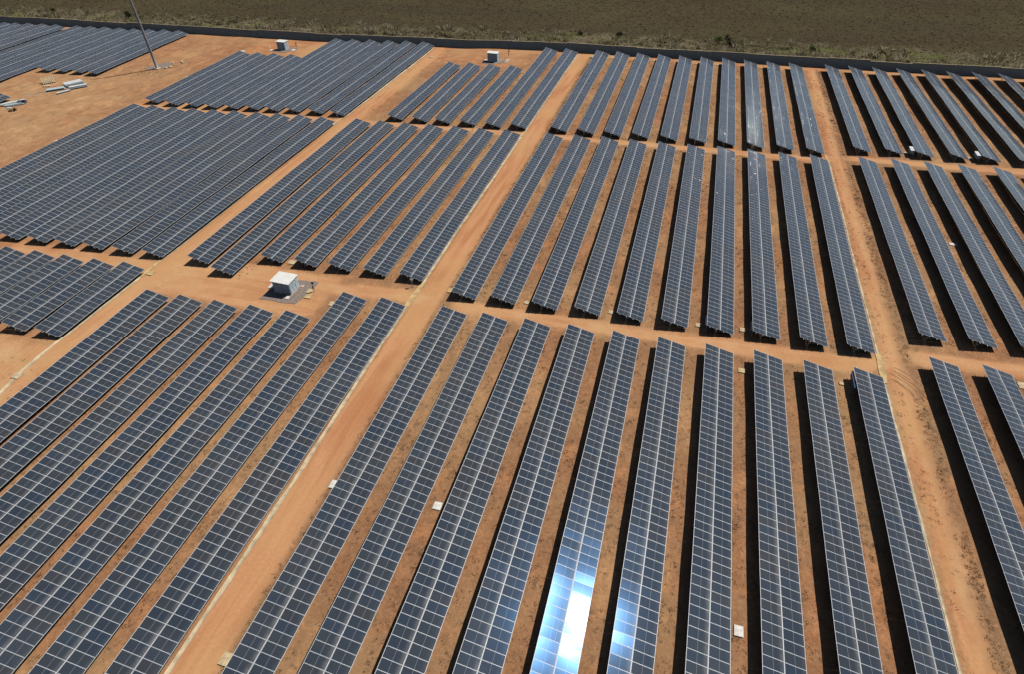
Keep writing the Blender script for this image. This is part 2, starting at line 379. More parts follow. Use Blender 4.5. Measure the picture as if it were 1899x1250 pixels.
put('C4', 'B', [(0, (40.47, 159.65), (40.32, 225.81)), (1, (47.59, 160.13), (47.31, 225.83)), (2, (54.36, 159.91), (54.34, 225.82)), (3, (61.84, 160.31), (61.34, 226.27)), (4, (68.71, 160.59), (68.51, 226.6)), (5, (76.23, 160.53), (75.54, 226.38)), (6, (83.3, 160.7), (82.74, 226.97)), (7, (90.4, 160.9), (89.94, 227.1)), (8, (97.4, 161.0), (96.89, 227.46))])
put('C4', 'M', [(0, (40.71, 86.86), (40.68, 154.11)), (1, (47.75, 87.02), (47.76, 154.47)), (2, (54.75, 87.2), (54.79, 154.6)), (3, (61.8, 87.3), (61.89, 154.92)), (4, (69.0, 87.5), (69.11, 155.09)), (5, (76.1, 87.6), (76.2, 155.3))])
put('C4', 'F', [(0, (40.82, 9.0), (40.82, 81.08)), (1, (47.96, 9.2), (47.96, 81.2)), (2, (55.0, 9.4), (55.0, 81.5))])

ORD = ['first', 'second', 'third', 'fourth', 'fifth', 'sixth', 'seventh', 'eighth', 'ninth', 'tenth', 'eleventh', 'twelfth', 'thirteenth']
def table_label(block, band, i):
    if block == 'C3':
        where = {'F': 'front', 'M': 'middle', 'B': 'back'}[band]
        if band == 'F' and i == 4: return 'solar table carrying the dazzling white sun glare in the front block of ten'
        if band == 'F' and i == 5: return 'solar table with pale blue glare streaks beside the dazzling white one'
        return f'{ORD[i]} solar table from the central dirt road in the {where} block of ten'
    if block == 'C2':
        k = ORD[6 - i]
        if band == 'F': return f'{k} solar table from the central dirt road in the seven before the large hut'
        if band == 'M': return f'{k} solar table from the central dirt road in the seven behind the large hut'
        if i >= 5: return ['long solar table reaching the wall, bordering the central dirt road', 'long solar table reaching the wall, between the short ones and the roadside one'][6 - i]
        return f'{ORD[4 - i]} short solar table before the far hut, counted from the long pair reaching the wall'
    if block == 'C1':
        k = ORD[9 - i]
        if band == 'M': return f'{k} solar table from the gutter road in the large dense dark block'
        if band == 'F': return f'{k} short solar table from the gutter road, just below the large dense block'
        if i >= 4: return f'{k} long solar table from the gutter road in the dense block touching the wall'
        return f'{ORD[i]} short solar table counted from the bare yard, ending before the small distant hut'
    if block == 'C0':
        if band == 'M': return 'dark solar table corner beside the white boards in the bare yard'
        if i >= 9: return f'{ORD[12 - i]} stepped shorter solar table counted from the tall pole'
        if i >= 5: return f'{ORD[8 - i]} longer solar table beyond the stepped ones behind the tall pole'
        return f'{ORD[4 - i]} solar table past the narrow gap in the block behind the tall pole'
    where = {'F': 'front', 'M': 'middle', 'B': 'back'}[band]
    return f'{ORD[i]} solar table across the weedy dirt road, in its {where} rows'

# ------------------------------------------------------------------ solar module (shared mesh)
MW, ML, MT, FR, FE = 1.136, 2.272, 0.036, 0.021, 0.036
def module_geo(clamps):
    v = []; f = []; m = []
    def q(pts, mat):
        b = len(v); v.extend(pts); f.append((b, b + 1, b + 2, b + 3)); m.append(mat)
    x0, x1, y0, y1 = 0.0, ML, -MW / 2, MW / 2
    a, b_, c, d = x0 + FE, x1 - FE, y0 + FR, y1 - FR
    t = 0.0
    q([(x0, y0, t), (x1, y0, t), (b_, c, t), (a, c, t)], 1)
    q([(x1, y0, t), (x1, y1, t), (b_, d, t), (b_, c, t)], 1)
    q([(x1, y1, t), (x0, y1, t), (a, d, t), (b_, d, t)], 1)
    q([(x0, y1, t), (x0, y0, t), (a, c, t), (a, d, t)], 1)
    q([(a, c, t - 0.003), (b_, c, t - 0.003), (b_, d, t - 0.003), (a, d, t - 0.003)], 0)
    z = -MT
    q([(x0, y0, z), (x1, y0, z), (x1, y0, t), (x0, y0, t)], 1)
    q([(x1, y0, z), (x1, y1, z), (x1, y1, t), (x1, y0, t)], 1)
    q([(x1, y1, z), (x0, y1, z), (x0, y1, t), (x1, y1, t)], 1)
    q([(x0, y1, z), (x0, y0, z), (x0, y0, t), (x0, y1, t)], 1)
    q([(x0, y1, z), (x1, y1, z), (x1, y0, z), (x0, y0, z)], 2)
    # clamp plates over the joint to the next module, their face folded 23 degrees
    for cx in clamps:
        yc = y0 - 0.022; w = 0.013; dz = 0.022 * 0.39 / 0.92
        q([(cx - w, yc, 0.003), (cx + w, yc, 0.003), (cx + w, yc + 0.022, 0.003 + dz), (cx - w, yc + 0.022, 0.003 + dz)], 3)
        q([(cx - w, yc + 0.022, 0.003 + dz), (cx + w, yc + 0.022, 0.003 + dz), (cx + w, yc + 0.026, 0.001), (cx - w, yc + 0.026, 0.001)], 1)
    return np.array(v), f, m

MOD_V, MOD_F, MOD_M = module_geo((0.56, 1.71))
MOD_V0 = MOD_V.copy(); MOD_V0[40:] = MOD_V0[40:] * np.array([1, 1, 0]) + np.array([0, 0, -0.02])   # clamps sunk between the frames
MOD_V1 = MOD_V.copy(); MOD_V1[48:] = MOD_V0[48:]
MOD_UV = np.zeros((len(MOD_F) * 4, 2))
MOD_UV[16:20] = [(0, 0), (ML - 2 * FE, 0), (ML - 2 * FE, MW - 2 * FR), (0, MW - 2 * FR)]
MOD_SMOOTH = [False for mm in MOD_M]
MATS = [M_GLASS, M_FRAME, M_BACK, M_CLAMP]

def finish_modules(me, n, dusts, rnds):
    for mt in MATS: me.materials.append(mt)
    nf = len(MOD_F)
    me.polygons.foreach_set('material_index', MOD_M * n)
    me.polygons.foreach_set('use_smooth', MOD_SMOOTH * n)
    uv = me.uv_layers.new(name='UVMap'); uv.data.foreach_set('uv', np.tile(MOD_UV, (n, 1)).astype(np.float32).ravel())
    a = me.attributes.new('dust', 'FLOAT', 'FACE'); a.data.foreach_set('value', np.repeat(np.array(dusts, np.float32), nf))
    a = me.attributes.new('rnd', 'FLOAT', 'FACE'); a.data.foreach_set('value', np.repeat(np.array(rnds, np.float32), nf))
    me.update()

def one_module_mesh(name, dust, V):
    me = bpy.data.meshes.new(name); me.from_pydata([tuple(p) for p in V], [], MOD_F); finish_modules(me, 1, [dust], [0.0]); return me
VARI = [MOD_V, MOD_V0, MOD_V1, MOD_V0, MOD_V]
ME = {(h, k): one_module_mesh('solar_module', (0.55, 0.16)[h], VARI[k]) for h in (0, 1) for k in (0, 1, 2)}
for h in (0, 1): ME[(h, 3)] = ME[(h, 1)]; ME[(h, 4)] = ME[(h, 0)]

def array_mesh(mats4, dusts):
    n = len(mats4); k = len(MOD_V)
    V = np.concatenate([VARI[rng.integers(0, 5)] @ np.array(M)[:3, :3].T + np.array(M)[:3, 3] for M in mats4])
    F = np.concatenate([np.array(MOD_F) + j * k for j in range(n)])
    me = bpy.data.meshes.new('module_array'); me.from_pydata(V.tolist(), [], F.tolist())
    finish_modules(me, n, dusts, rng.random(n)); return me

# trestle: driven post, brace and sloping rafter
def trestle_mesh():
    b = MB()
    up = lambda u, off: (u * math.cos(TAU) - off * math.sin(TAU), 0.0, HH - u * math.sin(TAU) - off * math.cos(TAU))
    px = 1.75 * math.cos(TAU)
    top = up(1.75, 0.20)
    b.box(top[0] - 0.07, top[0] + 0.07, -0.05, 0.05, -0.5, top[2], 0)
    b.bar(up(0.25, 0.18), up(4.3, 0.18), 0.07, 0.11)
    b.bar((top[0] - 0.0, 0.0, 0.62), up(0.75, 0.24), 0.05, 0.05)
    b.bar((top[0] + 0.0, 0.0, 0.42), up(3.5, 0.24), 0.05, 0.05)
    return b.mesh('trestle', M_STEEL)
ME_TR = trestle_mesh()

def wave(y, ph):
    return 0.035 * math.sin(y * 0.21 + ph) + 0.02 * math.sin(y * 0.53 + 2.1 * ph)
def dwave(y, ph):
    return 0.035 * 0.21 * math.cos(y * 0.21 + ph) + 0.02 * 0.53 * math.cos(y * 0.53 + 2.1 * ph)

n_mod = 0
def build_table(block, band, i):
    global n_mod
    (xn, yn), (xf, yf) = T[(block, band, i)]
    L = math.hypot(xf - xn, yf - yn); rz = -math.atan2(xf - xn, yf - yn)
    root = empty('solar_table', (xn, yn, 0), rz)
    tag(root, table_label(block, band, i), 'solar table', 'rows of tilted solar tables')
    n = max(1, round(L / PITCH)); pitch = L / n
    ph = random.uniform(0, 6.28)
    RW = Matrix.Rotation(rz, 4, 'Z'); MWD = Matrix.Translation((xn, yn, 0)) @ RW
    mods = []
    hoff = (random.gauss(0, 0.006), random.gauss(0, 0.006))
    if (block, band, i) == ('C3', 'F', 4): hoff = (0.036, -0.008)      # module tilts set by hand to shape the sun glare on these tables
    if (block, band, i) == ('C3', 'F', 5): hoff = (-0.011, 0.012)
    if (block, band, i) == ('C3', 'F', 3): hoff = (-0.004, -0.006)
    tw0 = random.uniform(-0.0022, 0.0022); twp = random.uniform(0, 6.28)
    for k in range(n):
        y = (k + 0.5) * pitch
        base_t = TAU + tw0 + 0.0026 * math.sin(y * 0.17 + twp)
        for h in (0, 1):
            u = 0.005 if h == 0 else W - ML - 0.005
            t = base_t + hoff[h] + random.gauss(0, 0.0045); al = dwave(y, ph) * 0.6 + random.gauss(0, 0.0050)
            # the module hinges about its own middle, so its edges only shift by millimetres
            uc = u + ML / 2
            z = HH - uc * math.sin(TAU) + wave(y, ph); x = uc * math.cos(TAU)
            M = Matrix.Translation((x, y, z)) @ Euler((al, t, 0)).to_matrix().to_4x4() @ Matrix.Translation((-ML / 2, 0, 0))
            wp = MWD @ Vector((x, y, z)); sx, sy, d = in_view(wp)
            vis = d > 5 and abs(sx) < 0.512 and abs(sy) < 0.345
            px = pitch * abs(CR[2][1]) * 0 + 1024 * FPX * pitch * 0.62 / max(d, 1)
            mods.append((d, vis, px, M, h, y))
    parts = sorted([m for m in mods if m[1] and m[2] > 2.5], key=lambda m: m[0])[:100]
    ids = {id(m) for m in parts}
    rest = [m for m in mods if id(m) not in ids]
    for d, vis, px, M, h, y in parts:
        o = bpy.data.objects.new('solar_module', ME[(h, random.randrange(5))])
        o.matrix_basis = M; o.parent = root; col.objects.link(o); n_mod += 1
    if rest:
        o = link_mesh('module_array', array_mesh([m[3] for m in rest], [0.55 if m[4] == 0 else 0.16 for m in rest]), root)
        if parts: o['kind'] = 'stuff'
    # purlins run the length of the table and stick out at both ends
    for u in (0.55, 1.70, 2.87, 4.02):
        b = MB(); ns = max(3, int(L / 6))
        ys = [-0.24] + [L * s / ns for s in range(1, ns)] + [L + 0.24]
        for a, c in zip(ys[:-1], ys[1:]):
            pt = lambda yy: (u * math.cos(TAU) - 0.095 * math.sin(TAU), yy, HH - u * math.sin(TAU) - 0.095 * math.cos(TAU) + wave(yy, ph))
            b.bar(pt(a), pt(c), 0.06, 0.09)
        b.build('purlin', M_STEEL, root)
    nt_ = max(2, round((L - 1.2) / 6.7) + 1)
    for s in range(nt_):
        y = 0.6 + (L - 1.2) * s / (nt_ - 1)
        o = bpy.data.objects.new('trestle', ME_TR); o.parent = root
        o.location = (0, y, wave(y, ph)); col.objects.link(o)
    return root

for key in T: build_table(*key)

# ------------------------------------------------------------------ ground, roads, field
xs = np.unique(np.concatenate([[-3000, -1500, -800, -560, -460], np.arange(-400, -352, 6), np.arange(-352, 128, 1.0), np.arange(128, 200, 6), [240, 320, 500, 1000, 2500]]))
ys = np.unique(np.concatenate([[-2500, -900, -300, -120, -60, -30, -15], np.arange(-6, 252, 1.0), np.arange(252, 366, 2.0), [372, 384, 400, 430, 480, 560, 700, 1000, 1600, 3000]]))
GX, GY = np.meshgrid(xs, ys)
GZ = gz(GX, GY)
beyond = GY - wall_y(GX)
far = np.clip((GY - 236) / 10, 0, 1)
GZ = GZ + far * (0.06 * np.sin(GX * 0.9 + 2 * np.sin(GY * 0.4)) * np.sin(GY * 1.1 + GX * 0.13) + 0.25 * np.sin(GX * 0.05 + GY * 0.04))
def sm(a, b, x):
    t = np.clip((x - a) / (b - a), 0, 1); return t * t * (3 - 2 * t)
def band(x, a, b, s=1.0): return sm(a - s, a + s, x) * (1 - sm(b - s, b + s, x))
def track1(x):   # middle line of the front cross track, by column
    return np.interp(x, [-130, -97, -90, -60, -44, -38, 32, 38, 80], [74.2, 74.6, 75.5, 76.5, 78.4, 77.6, 78.6, 82.5, 84.2])
def track2(x):
    return np.interp(x, [-165, -97, -90, -44, -38, 32, 38, 80], [148.6, 150.9, 151.8, 153.3, 153.6, 154.5, 156.6, 157.8])
rA = band(GX, -41.3, -36.2, 0.7); rB = band(GX, -94.6, -89.6, 0.7); rC = band(GX, 35.6, 38.6, 0.7)
c1 = 1 - sm(1.2, 2.3, np.abs(GY - track1(GX))); c2 = 1 - sm(1.0, 2.0, np.abs(GY - track2(GX)))
inplant = (GX > -130) * 1.0
hutyard = band(GX, -92, -57, 1.5) * band(GY, 68, 80.5, 1.0)
yard = (1 - sm(-172, -166, GX)) * 0.55
end_strip = band(GY, 224.5, 240, 1.0) * (GX > -40) * 0.5
fore_yard = band(GX, -140, -90, 1.0) * (1 - sm(49, 53, GY)) * 0.8
huts = np.maximum(band(GX, -97, -58, 2) * band(GY, 207, 240, 1.5), band(GX, -166, -137, 2) * band(GY, 203, 240, 1.5)) * 0.45
road = np.maximum.reduce([rA, rB, rC, c1 * inplant, c2, hutyard, yard, end_strip, fore_yard, huts]) * (GY < 240)
cross = np.maximum(c1, c2) * (1 - np.maximum.reduce([rA, rB, rC]) * 0.6)
along = 1 - np.clip(cross + hutyard, 0, 1)
blocks = np.maximum.reduce([band(GX, -88.5, -41.5, .8) * 0.85, band(GX, -36.2, 34.5, .8), band(GX, 38.6, 140, .8), band(GX, -130, -95, .8) * 0.4])
grass = blocks * (1 - np.clip(road * 1.4, 0, 1)) + band(GX, -36.7, -34.2, .6) * 1.7 + band(GX, 37.6, 40.0, .5) * 0.8
grass = np.clip(grass + 0 * GX, 0, 1.7) * (GY < 225) + np.clip(((GX < -166) & (GX > -240)) * 0.8 + band(GX, -189, -176, 3) * band(GY, 172, 186, 3) * 0.7, 0, 1) * (GY < 225)

pale = np.maximum.reduce([(1 - sm(-174, -163, GX)) * (1 - sm(150, 205, GY)) * 0.95, fore_yard * 1.1, c1 * 0.65 * inplant, c2 * 0.35, hutyard * 0.6, band(GX, 36.6, 37.9, 0.9) * 0.85, rB * 0.35]) * (GY < 226)
pale = np.clip(pale, 0, 1)
straw = 1 - sm(15, 27, beyond + 5 * np.sin(GX * 0.11) * np.sin(GX * 0.037 + 1) + 3 * np.sin(GX * 0.41))
nx, ny = len(xs), len(ys)
cxm = 0.5 * (xs[1:] + xs[:-1]); cym = 0.5 * (ys[1:] + ys[:-1])
CX, CY = np.meshgrid(cxm, cym)
own = np.zeros(CX.shape, int)               # 0 ground
own[(np.abs(CX + 38.5) < 3.0) & (CY < 226)] = 1
own[(np.abs(CX + 92) < 2.6) & (CY < 224) & (CY > -6)] = 2
own[(CX > 35) & (CX < 39.4) & (CY < 227)] = 3
own[(np.abs(CY - track1(CX)) < 2.1) & (CX > -130) & (CX < 110) & (own == 0)] = 4
own[(np.abs(CY - track2(CX)) < 1.9) & (CX > -165) & (CX < 110) & (own == 0)] = 5
own[CY > wall_y(CX) + 0.05] = 6
def sheet(name, code, mat, attrs):
    iy, ix = np.nonzero(own == code)
    quad = np.stack([iy * nx + ix, iy * nx + ix + 1, (iy + 1) * nx + ix + 1, (iy + 1) * nx + ix], 1)
    used, inv = np.unique(quad, return_inverse=True); inv = inv.reshape(quad.shape)
    V = np.stack([GX.ravel()[used], GY.ravel()[used], GZ.ravel()[used]], 1)
    me = bpy.data.meshes.new(name); me.from_pydata(V.tolist(), [], inv.tolist()); me.materials.append(mat)
    me.polygons.foreach_set('use_smooth', [True] * len(quad))
    if attrs:
        for nm, A in (('road', road), ('grass', grass), ('along', along), ('pale', pale)):
            a = me.attributes.new(nm, 'FLOAT', 'POINT'); a.data.foreach_set('value', A.ravel()[used].astype(np.float32))
    else:
        a = me.attributes.new('straw', 'FLOAT', 'POINT'); a.data.foreach_set('value', straw.ravel()[used].astype(np.float32))
    me.update()
    return tag(link_mesh(name, me), kind='structure')
tag(sheet('ground', 0, M_SOIL, True), 'bare orange soil ground between the solar tables', 'ground')
tag(sheet('dirt_road', 1, M_SOIL, True), 'wide central dirt road running to the grey wall', 'road')
tag(sheet('dirt_road', 2, M_SOIL, True), 'dirt road beside the dense solar block and gutter', 'road')
tag(sheet('dirt_road', 3, M_SOIL, True), 'weedy sandy dirt road with wheel marks', 'road')
tag(sheet('dirt_track', 4, M_SOIL, True), 'sandy cross track passing the large white hut', 'track')
tag(sheet('dirt_track', 5, M_SOIL, True), 'narrow cross track before the back blocks', 'track')
tag(sheet('field', 6, M_FIELD, False), 'dark olive fallow field beyond the wall', 'field')

# ------------------------------------------------------------------ tufts (uncountable ground cover)
def tufts(name, P, size, height, mat, blades, label, cat, lean=0.6, wide=0.18):
    n = len(P)
    V = np.zeros((n, blades, 3, 3)); 
    ang = rng.random((n, blades)) * 2 * PI
    s = size * (0.5 + rng.random((n, 1))); h = height * (0.4 + 0.9 * rng.random((n, blades))) * (0.6 + 0.8 * rng.random((n, 1)))
    bx = P[:, None, 0] + (rng.random((n, blades)) - .5) * s; by = P[:, None, 1] + (rng.random((n, blades)) - .5) * s
    bz = np.broadcast_to(P[:, None, 2] - 0.03, bx.shape)
    wx, wy = np.cos(ang) * wide * s, np.sin(ang) * wide * s
    la = rng.random((n, blades)) * 2 * PI; ll = lean * h * rng.random((n, blades))
    V[:, :, 0] = np.stack([bx - wx, by - wy, bz], -1); V[:, :, 1] = np.stack([bx + wx, by + wy, bz], -1)
    V[:, :, 2] = np.stack([bx + np.cos(la) * ll, by + np.sin(la) * ll, bz + h], -1)
    me = bpy.data.meshes.new(name); nv = n * blades * 3
    me.vertices.add(nv); me.vertices.foreach_set('co', V.astype(np.float32).ravel())
    me.loops.add(nv); me.loops.foreach_set('vertex_index', np.arange(nv, dtype=np.int32))
    me.polygons.add(nv // 3); me.polygons.foreach_set('loop_start', np.arange(0, nv, 3, dtype=np.int32)); me.polygons.foreach_set('loop_total', np.full(nv // 3, 3, np.int32))
    a = me.attributes.new('rnd', 'FLOAT', 'FACE'); r = np.clip(rng.random((n, 1)) + rng.normal(0, 0.08, (n, blades)), 0, 1)
    a.data.foreach_set('value', r.astype(np.float32).ravel())
    me.materials.append(mat); me.update(calc_edges=True)
    return tag(link_mesh(name, me), label, cat, kind='stuff')

def clump(x, y):
    return 0.5 + 0.5 * np.sin(x * 0.9 + 1.7 * np.sin(y * 0.21) + y * 0.13) * np.sin(y * 0.37 + 1.3 * np.sin(x * 0.5 + y * 0.05))
pts = []
for (blk, bnd, i), ((xn, yn), (xf, yf)) in T.items():
    if blk in ('C0', 'C1'): continue
    n = int((yf - yn) * (4.5 if bnd != 'B' else 2.5))
    t = rng.random(n * 2); y = yn + t * (yf - yn); x = xn + t * (xf - xn) + 4.35 + rng.random(n * 2) ** 1.2 * 2.0
    keep = rng.random(n * 2) < 0.15 + 0.85 * clump(x, y) ** 2
    if blk == 'C3' and i == 9: keep &= False
    if blk == 'C2' and i == 6: keep &= False
    pts.append(np.stack([x[keep], y[keep]], 1))
def strip(x0, x1, y0, y1, n, p=1.0):
    x = x0 + (x1 - x0) * rng.random(n); y = y0 + (y1 - y0) * rng.random(n)
    k = rng.random(n) < clump(x * 1.3, y * 0.8) ** 1.2 * p + 0.1
    return np.stack([x[k], y[k]], 1)
for y0, y1 in ((8, 74), (81, 151), (157, 226)):
    pts.append(strip(-35.9, -34.3, y0, y1, 2000)); pts.append(strip(-36.7, -35.5, y0, y1, 420, .6))
    pts.append(strip(37.9, 39.4, y0, y1, 800)); pts.append(strip(35.2, 37.0, y0, y1, 420, .6))
    pts.append(strip(-90.0, -88.2, y0, y1, 200, .5))
pts.append(strip(-200, -176, 172, 215, 380, .6)); pts.append(strip(-186, -178, 174, 186, 260)); pts.append(strip(-230, -168, 128, 170, 240, .6))
pts.append(strip(-100, -91, 36, 47, 60)); pts.append(strip(-97, -92, 160, 215, 160, .5))
P2 = np.concatenate(pts); P3 = np.concatenate([P2, gz(P2[:, 0], P2[:, 1])[:, None]], 1)
tufts('dry_weeds', P3, 0.42, 0.13, M_WEED, 14, 'dry brown weeds scattered in the strips between solar tables', 'weeds', 1.8, 0.07)

# tall dry scrub along the outside of the wall
def scrub_patch(n, hgt, size, seed, lo, wide, label):
    x = -352 + rng.random(n) * 480; dy = rng.random(n) ** 0.9 * 26
    q = 0.5 + 0.5 * np.sin(x * 0.21 + 2.2 * np.sin(x * 0.047 + seed) + dy * 0.35) * np.sin(dy * 0.55 + x * 0.09 + seed)
    k = rng.random(n) < np.clip(lo + 1.1 * q - dy / 34, 0.03, 1)
    x, dy = x[k], dy[k]; y = wall_y(x) + 1.2 + dy
    tufts('scrub', np.stack([x, y, gz(x, y)], 1), size, hgt, M_SCRUB, 12, label, 'scrub', 1.3, wide)
scrub_patch(11000, 0.50, 1.5, 0.4, 0.35, 0.12, 'low dry grass strip outside the grey wall')
scrub_patch(9000, 1.5, 1.3, 2.1, -0.12, 0.20, 'taller straw coloured clumps in the strip outside the wall')
n = 24000
x = -360 + rng.random(n) * 500; y = 240 + rng.random(n) * 118
zf = gz(x, y) + np.clip((y - 236) / 10, 0, 1) * (0.06 * np.sin(x * 0.9 + 2 * np.sin(y * 0.4)) * np.sin(y * 1.1 + x * 0.13) + 0.25 * np.sin(x * 0.05 + y * 0.04))
tufts('field_tufts', np.stack([x, y, zf], 1), 0.75, 0.24, M_FTUFT, 4, 'low rough tufts covering the fallow field', 'grass', 0.8, 0.25)

# ------------------------------------------------------------------ perimeter wall
def build_wall():
    root = empty('perimeter_wall', (-130, 225.0, 0))
    tag(root, 'long grey precast concrete wall with stepped top along the field edge', 'wall')
    # walk the polyline in 12.5 m sections
    pl = [Vector((a, b, 0)) for a, b in WALL]
    acc = [0]
    for a, b in zip(pl[:-1], pl[1:]): acc.append(acc[-1] + (b - a).length)
    def at(s):
        for j in range(len(pl) - 1):
            if s <= acc[j + 1] or j == len(pl) - 2:
                return pl[j] + (pl[j + 1] - pl[j]) * ((s - acc[j]) / (acc[j + 1] - acc[j]))
    s = 62.0; off = Vector((-130, 225.0, 0)); z = 2.72
    while s < acc[-1] - 70:
        a, b = at(s) - off, at(s + 12.5 - 0.02) - off
        z = 2.72 + random.choice((-0.16, -0.1, 0.0, 0.08, 0.16)); z2 = z - random.uniform(-0.05, 0.10)
        d = (b - a).normalized(); nrm = Vector((-d.y, d.x, 0)) * 0.07
        m = MB()
        m.hexa([a - nrm + Vector((0, 0, -0.4)), b - nrm + Vector((0, 0, -0.4)), b + nrm + Vector((0, 0, -0.4)), a + nrm + Vector((0, 0, -0.4))],
               [a - nrm + Vector((0, 0, z)), b - nrm + Vector((0, 0, z2)), b + nrm + Vector((0, 0, z2)), a + nrm + Vector((0, 0, z))])
        o = m.build('wall_section', M_WALL, root)
        # coping slab proud of the wall face
        c = MB(); n2 = nrm * 1.9; e = d * 0.0
        c.hexa([a - n2 + Vector((0, 0, z + .002)), b - n2 + Vector((0, 0, z2 + .002)), b + n2 + Vector((0, 0, z2 + .002)), a + n2 + Vector((0, 0, z + .002))],
               [a - n2 + Vector((0, 0, z + .08)), b - n2 + Vector((0, 0, z2 + .08)), b + n2 + Vector((0, 0, z2 + .08)), a + n2 + Vector((0, 0, z + .08))])
        c.build('coping', M_CONC, o)
        s += 12.5
build_wall()

# ------------------------------------------------------------------ equipment huts
def build_hut(x, y, sx, sy, h, label):
    root = empty('equipment_hut', (x, y, gz1(x, y)))
    tag(root, label, 'hut', 'small equipment huts')
    MB().box(-0.18, sx + 0.18, -0.18, sy + 0.18, -0.3, 0.14).build('plinth', M_CONC, root, 0.015)
    b = MB(); b.hexa([(0, 0, 0.14), (sx, 0, 0.14), (sx, sy, 0.14), (0, sy, 0.14)], [(0, 0, h), (sx, 0, h - 0.10), (sx, sy, h - 0.10), (0, sy, h)])
    wall = b.build('wall', M_HUT, root)
    m = MB(); o = 0.28
    m.hexa([(-o, -o, h + 0.02), (sx + 0.2, -o, h - 0.10), (sx + 0.2, sy + o, h - 0.10), (-o, sy + o, h + 0.02)],
           [(-o, -o, h + 0.16), (sx + 0.2, -o, h + 0.04), (sx + 0.2, sy + o, h + 0.04), (-o, sy + o, h + 0.16)])
    m.build('roof', M_ROOF, root, 0.02)
    for k in range(3):
        y0 = 0.12 + k * (sy - 0.24) / 3; y1 = y0 + (sy - 0.24) / 3 - 0.05
        d = MB().box(sx + 0.004, sx + 0.06, y0, y1, 0.2, h - 0.42).build('door', M_DOOR, root, 0.008)
        MB().box(sx + 0.06, sx + 0.10, y1 - 0.16, y1 - 0.10, 1.05, 1.30).build('handle', M_DARK, d)
        lv = MB()
        for q in range(5): lv.box(sx + 0.06, sx + 0.075, y0 + 0.12, y1 - 0.22, 1.55 + q * 0.09, 1.60 + q * 0.09)
        lv.build('louvre', M_STEEL, d)
    for k in (0, 1):
        MB().box(sx * (0.55 + 0.25 * k), sx * (0.55 + 0.25 * k) + 0.08, -0.05, -0.003, 0.14, h - 0.15).build('conduit', M_STEEL, root)
    v = MB()
    for q in range(6): v.box(0.5, 1.2, -0.03, -0.003, 1.7 + q * 0.08, 1.74 + q * 0.08)
    v.build('vent', M_STEEL, root)
    return root
build_hut(-67.05, 73.35, 3.4, 2.75, 2.5, 'large white hut on grey gravel by the front cross track')
build_hut(-152.9, 210.4, 3.3, 2.5, 2.9, 'small distant white hut by the wall, behind the dense block')
build_hut(-70.4, 212.6, 3.5, 2.2, 2.9, 'small distant white hut by the wall, near the central road')

def pad(pts, label):
    m = MB(); P = []
    ctr = Vector((sum(p[0] for p in pts) / len(pts), sum(p[1] for p in pts) / len(pts), 0))
    nseg = 8
    for j in range(len(pts)):
        a, b = Vector((*pts[j], 0)), Vector((*pts[(j + 1) % len(pts)], 0))
        for q in range(nseg):
            p = a + (b - a) * (q / nseg); p = p + (p - ctr).normalized() * random.uniform(-0.18, 0.12); P.append(p)
    top = [(p.x, p.y, gz1(p.x, p.y) + 0.055) for p in P]; c = (ctr.x, ctr.y, gz1(ctr.x, ctr.y) + 0.075)
    for j in range(len(top)):
        a, b = top[j], top[(j + 1) % len(top)]
        m.poly([a, b, c]); m.poly([(a[0], a[1], a[2] - 0.3), (b[0], b[1], b[2] - 0.3), b, a])
    tag(m.build('gravel_pad', M_GRAVEL), label, 'gravel', kind='structure')
pad([(-68.9, 70.9), (-61.6, 71.0), (-61.2, 72.9), (-60.6, 75.5), (-60.9, 78.2), (-65.4, 78.0), (-68.6, 77.4)], 'grey gravel patch round the large white hut')
pad([(-153.9, 207.9), (-147.8, 207.2), (-145.9, 212.3), (-147, 214.6), (-153, 214.2)], 'grey gravel patch round the hut behind the dense block')
pad([(-72.2, 210.4), (-67.4, 209.7), (-64.0, 213.0), (-64.3, 216.2), (-70, 216)], 'grey gravel patch round the distant hut near the central road')
pad([(-188.3, 180.6), (-184.2, 179.2), (-180.6, 182.6), (-181, 187.6), (-185.5, 188.5)], 'grey rubble patch at the foot of the tall pole')

# ------------------------------------------------------------------ concrete lids
def slab(x, y, sx, sy, label, mat=None, rz=0.0, h=0.14, name='concrete_lid', cat='concrete lid'):
    b = MB().box(-sx / 2, sx / 2, -sy / 2, sy / 2, -0.25, h)
    o = b.build(name, mat or M_CONC_W, None, 0.012)
    o.location = (x, y, gz1(x, y)); o.rotation_euler = (R(random.uniform(-1, 1)), R(random.uniform(-1, 1)), rz)
    return tag(o, label, cat, 'concrete lids over cable pits')
ft, mt_, bt = 'front block of ten', 'middle block of ten', 'back block of ten'
slab(-36.0, 38.1, 1.0, 1.25, 'white concrete lid tucked under the roadside edge of the front block of ten')
slab(-21.95, 38.6, 1.05, 1.1, 'bright white concrete lid between the second and third tables of the ' + ft)
slab(13.85, 32.6, 0.95, 1.15, 'white stained concrete lid between the seventh and eighth tables of the ' + ft)
slab(14.3, 73.0, 1.0, 0.95, 'reddish stained concrete lid at the track end of the eighth front table', M_CONC_T)
slab(28.4, 73.7, 0.62, 0.62, 'tiny pale concrete lid beside the blue cabinet of the front block of ten', M_CONC_T)
slab(-36.4, 16.0, 1.0, 1.3, 'tan concrete lid beside the central road near the bottom of the view', M_CONC_T)
slab(-94.2, 43.6, 1.3, 1.3, 'pale concrete lid on the gutter line in the bare corner', M_CONC)
slab(-94.0, 72.8, 1.5, 1.2, 'sand coloured concrete lid where the gutter meets the front track', M_CULV)
slab(-36.1, 81.7, 1.0, 1.2, 'sandy lid at the near corner of the first table of the ' + mt_, M_CULV)
slab(-21.9, 81.7, 0.85, 0.8, 'pale lid at the near corner of the third table of the ' + mt_, M_CONC)
